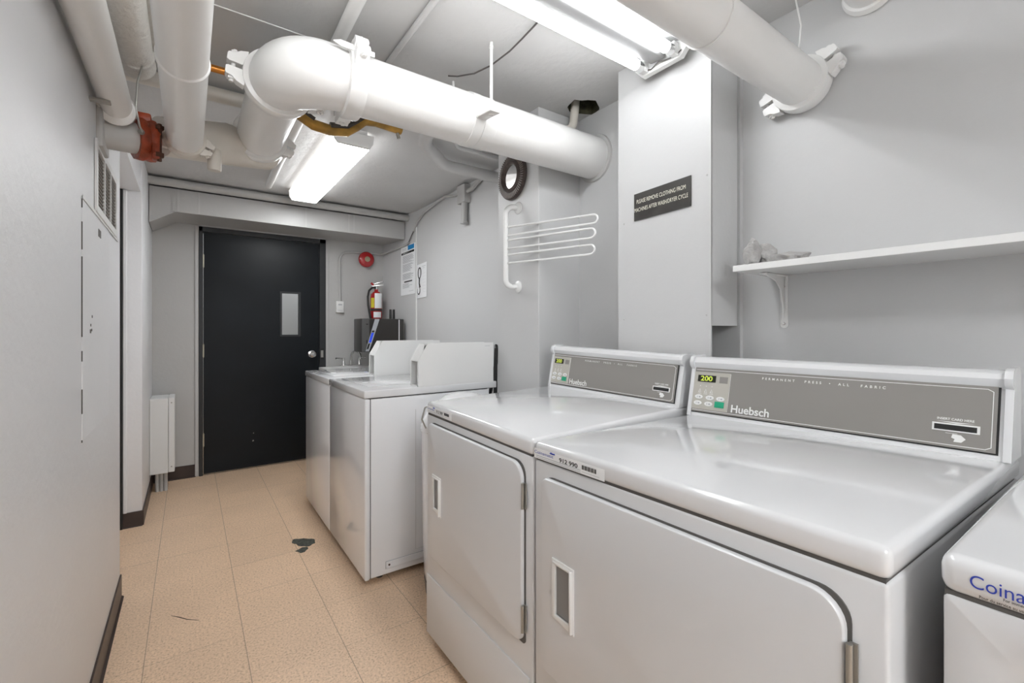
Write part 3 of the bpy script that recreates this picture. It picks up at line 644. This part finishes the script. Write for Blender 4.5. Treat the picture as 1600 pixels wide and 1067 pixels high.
# rack
T = thing('drying_rack', 'white wall bar with three looped wire arms for hanging clothes', 'rack', (1.389,1.90,1.62))
bx, by = 1.325, 1.92
P = [(1.387,1.898,1.821), (1.36,1.905,1.822)] + [(bx+.035*(1-math.sin(t))*1.0, by-.015*(1-math.sin(t)), 1.787+.035*math.cos(t)) for t in [PI/2*i/6 for i in range(7)]]
P += [(bx+.035*(1-math.cos(t)), by-.015*(1-math.cos(t)), 1.447-.035*math.sin(t)) for t in [PI/2*i/6 for i in range(7)]] + [(1.36,1.905,1.413), (1.387,1.898,1.413)]
MB().tube(P, .0145, 20).build('bar', PVC, T)
for z in (1.821, 1.413): MB().lathe([(.031,0), (.031,.005), (.022,.011), (.015,.013)], (1.389,1.898,z), (-1,0,0), 28).build('flange', PVC, T)
da = V((.292,-.956,0)).normalized()
for z0, z1, e0, e1, L_ in ((1.716,1.673,-.011,-.007,.52), (1.649,1.606,-.004,-.004,.508), (1.574,1.531,-.002,-.002,.505)):
    p0 = V((bx,by,z0)); p1 = V((bx,by,z1)); q0 = p0+da*(L_-.022)+V((0,0,e0)); q1 = p1+da*(L_-.022)+V((0,0,e1))
    mid = (q0+q1)/2; hh = (q0.z-q1.z)/2
    P = [p0, q0] + [mid+V((0,0,hh*math.cos(t)))+da*.022*math.sin(t) for t in [PI*i/8 for i in range(1, 8)]] + [q1, p1]
    MB().tube(P, .0052, 10).build('wire_arm', PVC, T)

# shelf
T = thing('wall_shelf', 'long white wooden shelf on the right wall above the dryers', 'shelf', (1.56,.3,1.378))
MB().box(1.435, 1.679, -1.2, .785, 1.378, 1.3975, .001, 1).build('board', PVC, T)
def bracket(y):
    k = MB().box(1.674, 1.6795, y-.012, y+.012, 1.209, 1.376, .001, 1)
    k.box(1.53, 1.6795, y-.012, y+.012, 1.372, 1.3775, .001, 1)
    k.prism([(1.676,y-.003,1.215), (1.676,y-.003,1.374), (1.54,y-.003,1.374), (1.62,y-.003,1.355), (1.65,y-.003,1.33), (1.66,y-.003,1.29)], (0,.006,0))
    k.cyl((1.675,y,1.209), (1.6795,y,1.209), .012, seg=16)
    k.tube([(1.673,y-.009,1.215), (1.669,y-.009,1.36), (1.66,y-.009,1.372)], .0018, 6).tube([(1.673,y+.009,1.215), (1.669,y+.009,1.36), (1.66,y+.009,1.372)], .0018, 6)
    return k
b_ = bracket(.735).build('bracket', PIPEW, T); MB().lathe([(.006,0), (.004,.003)], (1.674,.735,1.212), (-1,0,0), 12).lathe([(.005,0), (.003,.003)], (1.674,.735,1.34), (-1,0,0), 12).build('screw', CHROME, b_)
bracket(-.45).build('bracket', PIPEW, T)
# rag
from mathutils import noise
def rag():
    k = MB(); t = k.b
    for (cx, cy, cz, ax_, ay, az, ang, sd) in ((1.50,.752,1.440,.026,.026,.044,.3,1), (1.53,.722,1.430,.036,.034,.042,.2,9), (1.54,.665,1.416,.032,.062,.024,.25,17)):
        r = bmesh.ops.create_icosphere(t, subdivisions=4, radius=1)
        for v in r['verts']:
            n = v.co.normalized(); q = noise.fractal(n*1.5+V((sd,0,0)), 1.0, 2.0, 2)
            rg = abs(noise.noise(n*3.1+V((0,sd,0))))
            s_ = 1 + .55*q - .5*rg
            p = V((n.x*ax_*s_, n.y*ay*s_, n.z*az*s_)); p.rotate(Matrix.Rotation(ang, 3, 'Z'))
            v.co = V((cx,cy,cz))+p
            if v.co.z < 1.3982: v.co.z = 1.3982+.0006*random.random()
    for _ in range(3): bmesh.ops.smooth_vert(t, verts=t.verts, factor=.5, use_axis_x=True, use_axis_y=True, use_axis_z=True)
    for v in t.verts:
        f = noise.noise(v.co*40)*.005; v.co.z = max(1.3982, v.co.z+f)
    return k
random.seed(2)
one('cleaning_rag', 'crumpled grey rag lying on the far end of the white shelf', 'rag', rag(), CLOTH, (1.55,.71,1.398))

# ================================================================ DRYERS
def make_warp(D):
    F0, F1, C0, C1 = [V(p) for p in D['F']+D['C']]; W = D['W']
    def wf(p):
        u = p[1]/W; v = p[0]/.64
        q = F0*(1-u)*(1-v) + F1*u*(1-v) + C0*(1-u)*v + C1*u*v
        return V((q.x, q.y, q.z*p[2]/.905))
    return wf
def sticker(B, a1, a0, h0, h1, num, x=-.004):
    st = MB().box(x-.0006, x, a0, a1, h0, h1)
    st = B(st, 'number_sticker', PAPER)
    L = a1-a0; H_ = h1-h0; rd = V((0,-1,0)); up = V((0,0,1))
    B(text_mb('Coinamatic', (x-.0008,a1-.01*L,h0+H_*.50), rd, up, H_*.42, L*.30, .0002), 'sticker_name', BLUET, st)
    B(text_mb(num, (x-.0008,a1-.40*L,h0+H_*.38), rd, up, H_*.55, L*.26, .0002, .02), 'sticker_number', BLACKT, st)
    k = MB()
    for i in range(14): k.box(x-.0012, x-.0006, a0+L*.10+i*L*.0135, a0+L*.10+i*L*.0135+L*(.005 if i%3 else .009), h0+H_*.42, h0+H_*.80)
    B(k, 'barcode', BLACKT, st)
    k = MB().box(x-.0012, x-.0006, a0+L*.3, a1-L*.04, h0+H_*.27, h0+H_*.31).box(x-.0012, x-.0006, a0+L*.3, a1-L*.04, h0+H_*.11, h0+H_*.14).box(x-.0012, x-.0006, a0+L*.06, a0+L*.28, h0+H_*.20, h0+H_*.22)
    B(k, 'fine_print', GREYT, st)
    k = MB().tube([(x-.001,a1-L*.27,h0+H_*.98), (x-.001,a1-L*.31,h0+H_*.93), (x-.001,a1-L*.33,h0+H_*.97)], .0012, 6).tube([(x-.001,a1-L*.26,h0+H_*.90), (x-.001,a1-L*.30,h0+H_*.86), (x-.001,a1-L*.335,h0+H_*.90)], .0012, 6)
    B(k, 'sticker_swoosh', BLUET, st)
def dryer(D, label, num, door, handle, hinges, lowline, stick, cs=1.0, full=True):
    W = D['W']; wf = make_warp(D)
    T = thing('dryer', label, 'dryer', wf((.3, W/2, 0)))
    def B(mb, nm, m, parent=T, ang=35): return mb.build(nm, m, parent, warp=wf, ang=ang)
    g = .002
    B(MB().box(.002, .715, g, W-g, .035, .8578, .006, 3), 'cabinet', FRONTM)
    B(MB().box(.0, .72, 0, W, .8595, .905, .013, 4), 'worktop', ENAM)
    B(MB().box(.0045, .70, .006, W-.006, .852, .862), 'worktop_gap', SEAM)
    for x_ in (.05, .66):
        for y_ in (.05, W-.05): B(MB().cyl((x_,y_,0), (x_,y_,.04), .02, seg=16), 'foot', BLACK)
    # raised rim of the worktop
    # door
    a0, a1, h0, h1 = door
    fr = lambda x_: (lambda u, v: (x_, u, v))
    lipo = rrect(a0-.005, a1+.003, h0-.003, h1+.004, [.04, .04, .012, .02][0:4], fr(-.0005), 8)
    B(MB().prism(lipo, (.004,0,0)), 'door_gap', SEAM)
    ha0, ha1, hh0, hh1 = handle
    dr_ = B(MB().prism(rrect(a0, a1, h0, h1, [.022, .045, .03, .022], fr(.0), 8), (-.011,0,0), .005, 3,
            holes=[[(0,ha0+.012,hh0+.016), (0,ha1-.012,hh0+.016), (0,ha1-.012,hh1-.014), (0,ha0+.012,hh1-.014)]]), 'door', FRONTM, ang=30)
    hm = MB().prism([(-.0105,ha0,hh0), (-.0105,ha1,hh0+.01), (-.0105,ha1,hh1), (-.0105,ha0,hh1)], (-.004,0,0), .002, 2,
            holes=[[(-.0105,ha0+.010,hh0+.020), (-.0105,ha1-.012,hh0+.020), (-.0105,ha1-.012,hh1-.014), (-.0105,ha0+.010,hh1-.014)]])
    hm.box(-.022, -.0105, ha0+.001, ha0+.008, hh0+.004, hh1-.004, .003, 2).box(-.016, -.0105, ha0+.003, ha1-.004, hh1-.012, hh1-.006, .002, 2)
    ho = B(hm, 'door_handle', PVC, dr_)
    B(MB().box(-.0085, -.001, ha0+.010, ha1-.012, hh0+.019, hh1-.013), 'handle_recess', mat('recess grey', (.27,.265,.26), .5), dr_)
    for z0, z1 in hinges:
        k = MB().cyl((-.010,a0-.006,z0), (-.010,a0-.006,z1), .0042, seg=12).box(-.0055,-.002,a0-.014,a0-.004,z0,z1)
        B(k, 'hinge', STEEL, dr_)
    # lower service panel
    B(MB().prism([(.0015,.012,.045), (.0015,W-.004,.045), (.0015,W-.004,lowline), (.0015,.012,lowline)], (-.004,0,0), .002, 2), 'lower_panel', FRONTM)
    sticker(B, stick[0], stick[1], stick[2], stick[3], num, -.0004)
    # console
    z = lambda s: .905 + (s-.905)*cs
    prof = [(.640,.904), (.672,1.060), (.664,1.070), (.660,1.082), (.664,1.094), (.674,1.100), (.718,1.100), (.722,1.094), (.722,.904)]
    pf = lambda a: [(x_, a, z(h)) for x_, h in prof]
    B(MB().prism(pf(.012), (0,W-.024,0)), 'console', ENAM)
    ep = [(.636,.905), (.666,1.060), (.656,1.070), (.653,1.084), (.660,1.100), (.674,1.106), (.722,1.106), (.727,1.098), (.727,.905)]
    for a_ in (.0, W-.014):
        B(MB().prism([(x_, a_, z(h)) for x_, h in ep], (0,.014,0), .002, 2), 'console_end_cap', ENAM)
    def cp(a, s, off=.0):       # on the sloping console face
        return V((.640+.0355*s-off, a, z(.905+.179*s)))
    def quad(a0_, a1_, s0, s1, off, th=.0012):
        off += .0004
        P = [cp(a0_,s0,off), cp(a1_,s0,off), cp(a1_,s1,off), cp(a0_,s1,off)]
        return MB().prism(P, (-th,0,0))
    lo, hi = .085, .90
    k = W/.745
    B(quad(.020, W-.008, lo-.02, hi+.015, .0, .001), 'console_shadow_line', DARK)
    pn = B(quad(.024, W-.012, lo, hi, .0006, .0016), 'console_panel', PANELG)
    def bar(pts, r=.0009):
        return MB().tube([cp(a, s, .0028) for a, s in pts], r, 6, True)
    B(bar([(W-.018,hi-.05), (.040,hi-.05), (.031,hi-.08), (.031,lo+.06), (.040,lo+.03), (W-.018,lo+.03)]), 'border_line', WHITET, pn)
    # control plate
    pl = B(quad(.612*k, .735*k, .135, .81, .0022, .0012), 'control_plate', PLATEG, T)
    B(bar([(.611*k,.80), (.611*k,.14), (.733*k,.14), (.733*k,.80), (.611*k,.80)], .0007), 'plate_border', WHITET, pl)
    dp = B(quad(.657*k, .718*k, .635, .755, .0036), 'display', LCD, pl)
    B(text_mb('200', cp(.708*k,.655,.0052), (0,-1,0), V((.036,0,.179)), .0225*cs, .040*k, .0003, .02), 'display_digits', LCDON, dp)
    B(quad(.618*k, .645*k, .63, .745, .0036, .0003), 'receiver_window', mat('window grey', (.27,.255,.24), .3), pl)
    m_ = MB()
    for a in (.7072, .6872, .6677):
        m_.lathe([(.0013,0), (.001,.0012)], cp(a*k,.555,.0036), (-1,0,0), 10).tube([cp((a+.004)*k,.44,.0038), cp(a*k,.50,.0038), cp((a-.004)*k,.44,.0038), cp((a+.004)*k,.44,.0038)], .0008, 5).tube([cp((a+.006)*k,.415,.0038), cp((a-.006)*k,.415,.0038)], .0006, 5)
    B(m_, 'indicator_symbols', WHITET, pl)
    for a, s in ((.7085,.355), (.6712,.352), (.6354,.35), (.7102,.243), (.6735,.24)):
        c = cp(a*k, s, .0036); m_ = MB(); n = 20; up = V((.036,0,.179)).normalized()
        P = [c + V((0,1,0))*.0135*k*math.cos(2*PI*i/n) + up*.0072*cs*math.sin(2*PI*i/n) for i in range(n)]
        kb = B(m_.prism(P, (-.0016,0,0), .0005, 1), 'key', WHITET, pl)
        cc = c+V((-.0019,0,0)); m2 = MB().obox(cc+V((0,.004*k,0)), (.0002,0,0), (0,.0008,0), up*.003).obox(cc-V((0,.004*k,0)), (.0002,0,0), (0,.003,0), up*.0022)
        B(m2, 'key_symbol', GREYT, kb)
    B(quad(.622*k, .652*k, .195, .30, .0036, .0016), 'start_key', GREEN, pl)
    B(text_mb('Huebsch', cp(.598*k,.150,.0045), (0,-1,0), V((.036,0,.179)), .033*cs, .112*k, .0004, .022), 'brand_lettering', WHITET, pn)
    B(text_mb('PERMANENT   PRESS  \u2022  ALL   FABRIC', cp(.5157*k,.755,.0032), (0,-1,0), V((.036,0,.179)), .0095*cs, .296*k, .0004, .02, spacing=1.9), 'small_lettering', WHITET, pn)
    B(text_mb('INSERT CARD HERE', cp(.1205*k,.425,.0026), (0,-1,0), V((.036,0,.179)), .0072*cs, .062*k, .0004, .02), 'small_lettering', WHITET, pn)
    # card slot
    sl_ = B(quad(.049*k, .1285*k, .285, .385, .0022, .0014), 'card_slot', WHITET, pn)
    B(quad(.0535*k, .1245*k, .302, .368, .0037, .0008), 'slot_opening', DARK, sl_)
    m_ = MB(); up = V((.036,0,.179)).normalized()
    m_.prism([cp(.122*k,.405,.0024), cp(.057*k,.405,.0024), cp(.088*k,.39,.0024)], (-.0004,0,0))
    m_.prism([cp(a_*k, s_, .0024) for a_, s_ in ((.093,.255), (.079,.25), (.071,.205), (.078,.16), (.091,.16), (.089,.195), (.095,.21))], (-.0004,0,0))
    m_.tube([cp(.105*k,.262,.003), (cp(.085*k,.262,.003))], .0005, 5)
    B(m_, 'hand_symbol', WHITET, pn)
    return T, B

D2 = dict(W=.745, F=[(.7386,.195,.906), (.7386,.9405,.8995)], C=[(1.432,.172,.905), (1.381,.915,.9037)])
D1 = dict(W=.656, F=[(.7386,.946,.901), (.7386,1.602,.918)], C=[(1.384,.946,.920), (1.343,1.602,.935)])
dryer(D2, 'large near dryer, sticker 912 990, worktop filling the foreground', '912 990', (.047,.703,.335,.822), (.579,.656,.481,.636), [(.66,.765), (.37,.47)], .262, (.742,.495,.862,.888))
dryer(D1, 'dryer between the white bin and the large near dryer', '912 989', (.036,.625,.345,.832), (.514,.582,.517,.655), [(.713,.782), (.380,.453)], .262, (.648,.452,.868,.892), cs=.90)

# third machine at the right edge
D3 = dict(W=.69, F=[(.778,-.533,.905), (.778,.157,.905)], C=[(1.42,-.533,.905), (1.42,.150,.905)])
wf3 = make_warp(D3)
T = thing('washer', 'white washing machine cut off at the right edge beside the large dryer', 'washing machine', wf3((.3,.345,0)))
def B3(mb, nm, m, parent=T, ang=35): return mb.build(nm, m, parent, warp=wf3, ang=ang)
k = MB(); t = bmesh.new()
B3(MB().box(.0, .72, 0, .69, .8585, .908, .016, 5), 'worktop', ENAM)
B3(MB().box(.005, .70, .005, .685, .85, .862), 'worktop_gap', SEAM)
rc = rrect(.09, .64, .42, .815, .05, lambda u, v: (.004,u,v), 8)
B3(MB().box(.016, .70, .004, .686, .03, .8565, .005, 3), 'cabinet', FRONTM)
B3(MB().prism(rrect(.004, .686, .05, .8568, .006, lambda u, v: (.016,u,v), 3), (-.014,0,0), .004, 2, holes=[rrect(.10, .625, .40, .800, .040, lambda u, v: (.016,u,v), 8)]), 'front_panel', FRONTM)
B3(MB().prism([(.0155,.578,.71), (.0155,.53,.71), (.0155,.53,.765), (.0155,.578,.765)], (-.001,0,0)), 'rating_label', PAPER)
B3(text_mb('A', (.0140,.576,.752), (0,-1,0), (0,0,1), .014, None, .0002, .04), 'label_lettering', BLACKT)
k = MB()
for i in range(7): k.box(.0138, .0146, .5835-.006*i, .5865-.006*i, .722, .732)
k.box(.0138, .0146, .545, .585, .742, .7435).box(.0138, .0146, .545, .585, .736, .7372)
B3(k, 'label_barcode', BLACKT)
for x_ in (.06, .64):
    for y_ in (.05, .64): B3(MB().cyl((x_,y_,0), (x_,y_,.035), .02, seg=16), 'foot', BLACK)
B3(text_mb('Coinamatic', (-.0004,.661,.8765), (0,-1,0), (0,0,1), .0225, .088, .0004), 'name_lettering', BLUET)
B3(text_mb('For immediate service', (-.0004,.633,.8722), (0,-1,0), (0,0,1), .0048, .036, .0004, .01), 'small_lettering', BLACKT)
B3(text_mb('Pour du service au use', (-.0004,.653,.8665), (0,-1,0), (0,0,1), .0048, .038, .0004, .01), 'small_lettering', BLACKT)

# ================================================================ WHITE BIN
bcx, bcy = 1.042, 1.862
T = thing('trash_bin', 'white round-topped bin squeezed between the top-loading washer and the dryer', 'bin', (bcx,bcy,0))
MB().lathe([(.16,.0), (.172,.0), (.176,.05), (.178,.06)], (bcx,bcy,0), (0,0,1), 48).build('base_ring', mat('bin base', (.09,.07,.055), .4), T)
MB().lathe([(.150,.04), (.172,.045), (.178,.09), (.186,.30), (.190,.72), (.192,.735)], (bcx,bcy,0), (0,0,1), 48).build('bin_body', ENAMS, T)
MB().lathe([(.192,.735), (.196,.738), (.196,.752), (.190,.772), (.168,.815), (.13,.852), (.104,.872), (.085,.886), (.045,.899), (0,.903)], (bcx,bcy,0), (0,0,1), 48, caps=False).build('lid', ENAM, T)
MB().tube([(bcx-.196,bcy-.02,.76), (bcx-.215,bcy-.02,.80), (bcx-.20,bcy-.02,.85), (bcx-.17,bcy-.02,.86)], .004, 8).build('lid_handle', STEEL, T)

# ================================================================ TOP LOADERS
def washer(y0, label):
    x0 = .6602; W = .6535; y1 = y0+W-.003
    T = thing('washer', label, 'washing machine', (x0+.35,y0+W/2,0))
    MB().box(x0+.006, 1.34, y0+.004, y1-.004, .032, .868, .006, 3).build('cabinet', ENAMS, T)
    MB().box(x0, x0+.024, y0+.001, y1-.001, .028, .870, .008, 3).build('front_panel', ENAMS, T)
    MB().box(x0+.0245, x0+.0275, y0+.0025, y0+.006, .034, .868).build('panel_gap', DARK, T)
    MB().box(x0+.015, 1.33, y0+.01, y1-.01, .866, .874).build('lid_gap', DARK, T)
    MB().box(x0-.004, 1.385, y0-.001, y1, .8725, .9085, .005, 3).build('top_deck', ENAM, T)
    MB().box(x0+.06, 1.02, y0+.15, y1-.03, .9085, .9105, .0009, 2).build('lid', ENAM, T)
    MB().lathe([(.018,.0), (.016,.003), (.006,.0045), (.0,.0045)], (x0+.105,y0+.33,.9105), (0,0,1), 24).build('lid_bumper', ENAM, T)
    MB().prism([(x0+.10,y0+.003,.06), (1.33,y0+.003,.06), (1.33,y0+.003,.092), (x0+.10,y0+.003,.092)], (0,-.003,0), .001, 1).build('base_strip', ENAMS, T)
    MB().box(x0+.10, 1.33, y0+.0012, y0+.0045, .092, .0945).box(x0+.098, x0+.1005, y0+.0012, y0+.0045, .06, .0945).build('strip_line', GREYT, T)
    MB().box(x0+.25, x0+.2515, y0+.0032, y0+.0045, .11, .80).box(x0+.25, 1.33, y0+.0032, y0+.0045, .112, .1135).build('side_crease', GREYM, T)
    MB().cyl((x0+.115,y0+.003,.076), (x0+.115,y0-.001,.076), .005, seg=10).build('screw', mat('rust dot', (.07,.03,.02), .6), T)
    for x_ in (x0+.09, 1.28):
        for y_ in (y0+.07, y1-.07): MB().cyl((x_,y_,0), (x_,y_,.035), .018, seg=16).build('foot', BLACK, T)
    # coin box
    bx0, bx1, by0, by1, z0 = .923, 1.365, y0+.002, y0+.102, .9085
    side = lambda y: [(bx0,y,z0), (bx1,y,z0), (bx1,y,1.122), (.973,y,1.122), (bx0,y,1.037)]
    cb = MB().prism(side(by0), (0,.004,0), .0015, 1).prism(side(by1-.004), (0,.004,0)).box(.998, bx1-.001, by0+.004, by1-.004, z0, 1.118).build('coin_box', PVC, T)
    sp = lambda y, t, o=0: (bx0+.050*t+.0015+o, y, 1.037+.085*t-.0015)
    MB().prism([sp(by0+.004,0), sp(by0+.004,.45), sp(by0+.045,1), sp(by1-.004,1), sp(by1-.004,0)], (.004,0,0)).box(bx0+.0015, .96, by0+.004, by1-.004, 1.0325, 1.036).box(bx0+.001,.998,by0+.004,by1-.004,z0,z0+.006).box(.96, .965, by0+.004, by1-.004, z0, 1.085).box(.973,.998,by0+.004,by1-.004,1.112,1.1215).box(bx0+.001, bx0+.004, by0+.004, by0+.016, z0, 1.036).box(bx0+.001, bx0+.004, by1-.012, by1-.004, z0, 1.036).build('coin_box_front', PVC, T)
    MB().box(.9585, .9599, by0+.02, by1-.004, z0+.01, 1.02).build('coin_opening', mat('opening grey', (.30,.295,.285), .5), T)
    MB().box(bx1-.055, bx1-.022, by0-.001, by0+.001, 1.103, 1.105).build('box_lock', GREYT, T)
    return T
washer(2.0965, 'near top-loading washer with the larger white coin box on its lid')
washer(2.7500, 'far top-loading washer nearest the black door with a white coin box')
one('gap_shade_tube', 'black tube standing in for the dark gap behind the near top-loading washer', 'hose', MB().tube([(1.41,2.14,.30), (1.406,2.14,.7), (1.404,2.135,1.0), (1.404,2.13,1.085), (1.41,2.14,1.10), (1.425,2.16,1.09), (1.45,2.2,1.0), (1.47,2.3,.8)], .011, 10), BLACK, (1.405,2.16,.9))  # black tube put in for the shade of the narrow gap

for o in list(bpy.data.objects):
    if o.parent is None and 'category' in o:
        k_ = o.name.split('.')[0]
        g_ = {'dryer':'dryers along the right wall', 'overhead_pipe':'pipes running overhead along the left', 'notice_sheet':'notices taped to the right wall', 'ceiling_conduit':'conduits along the ceiling', 'bent_pipe':'bent grey pipes under the ceiling', 'ceiling_light':'ceiling lights'}.get(k_)
        if k_ == 'washer' and 'top-loading' in o['label']: g_ = 'top-loading washers'
        if g_: o['group'] = g_

# floor marks
k = MB(); n = 28
P = []
for i in range(n):
    a = 2*PI*i/n; r = 1+.10*math.sin(3*a+1)+.07*math.sin(7*a)
    P.append((.525+.052*r*math.cos(a)-.015*math.sin(a), 2.755+.062*r*math.sin(a)-.012*math.cos(a), .0004))
k.prism(P, (0,0,.0012))
P = [(.50+.03*math.cos(2*PI*i/9)*(1+.3*math.sin(i*2.1)), 2.66+.028*math.sin(2*PI*i/9)*(1+.3*math.sin(i*1.3)), .0004) for i in range(9)]
k.prism(P, (0,0,.001))
one('floor_drain', 'worn dark oval drain cover in the beige floor in front of the washers', 'drain', k, mat('drain dark', (.05,.055,.045), .6, bump=.6, bscale=90, mottle=.7, mscale=60), (.52,2.75,0))
one('floor_scuff', 'thin dark scuff mark on the beige floor tiles', 'scuff mark', MB().tube([(-.059,2.365,.0006), (-.03,2.33,.0008), (-.008,2.30,.0008), (.034,2.262,.0006)], [.0006,.0016,.0014,.0005], 6), mat('scuff', (.08,.05,.04), .7), (-.01,2.31,0))
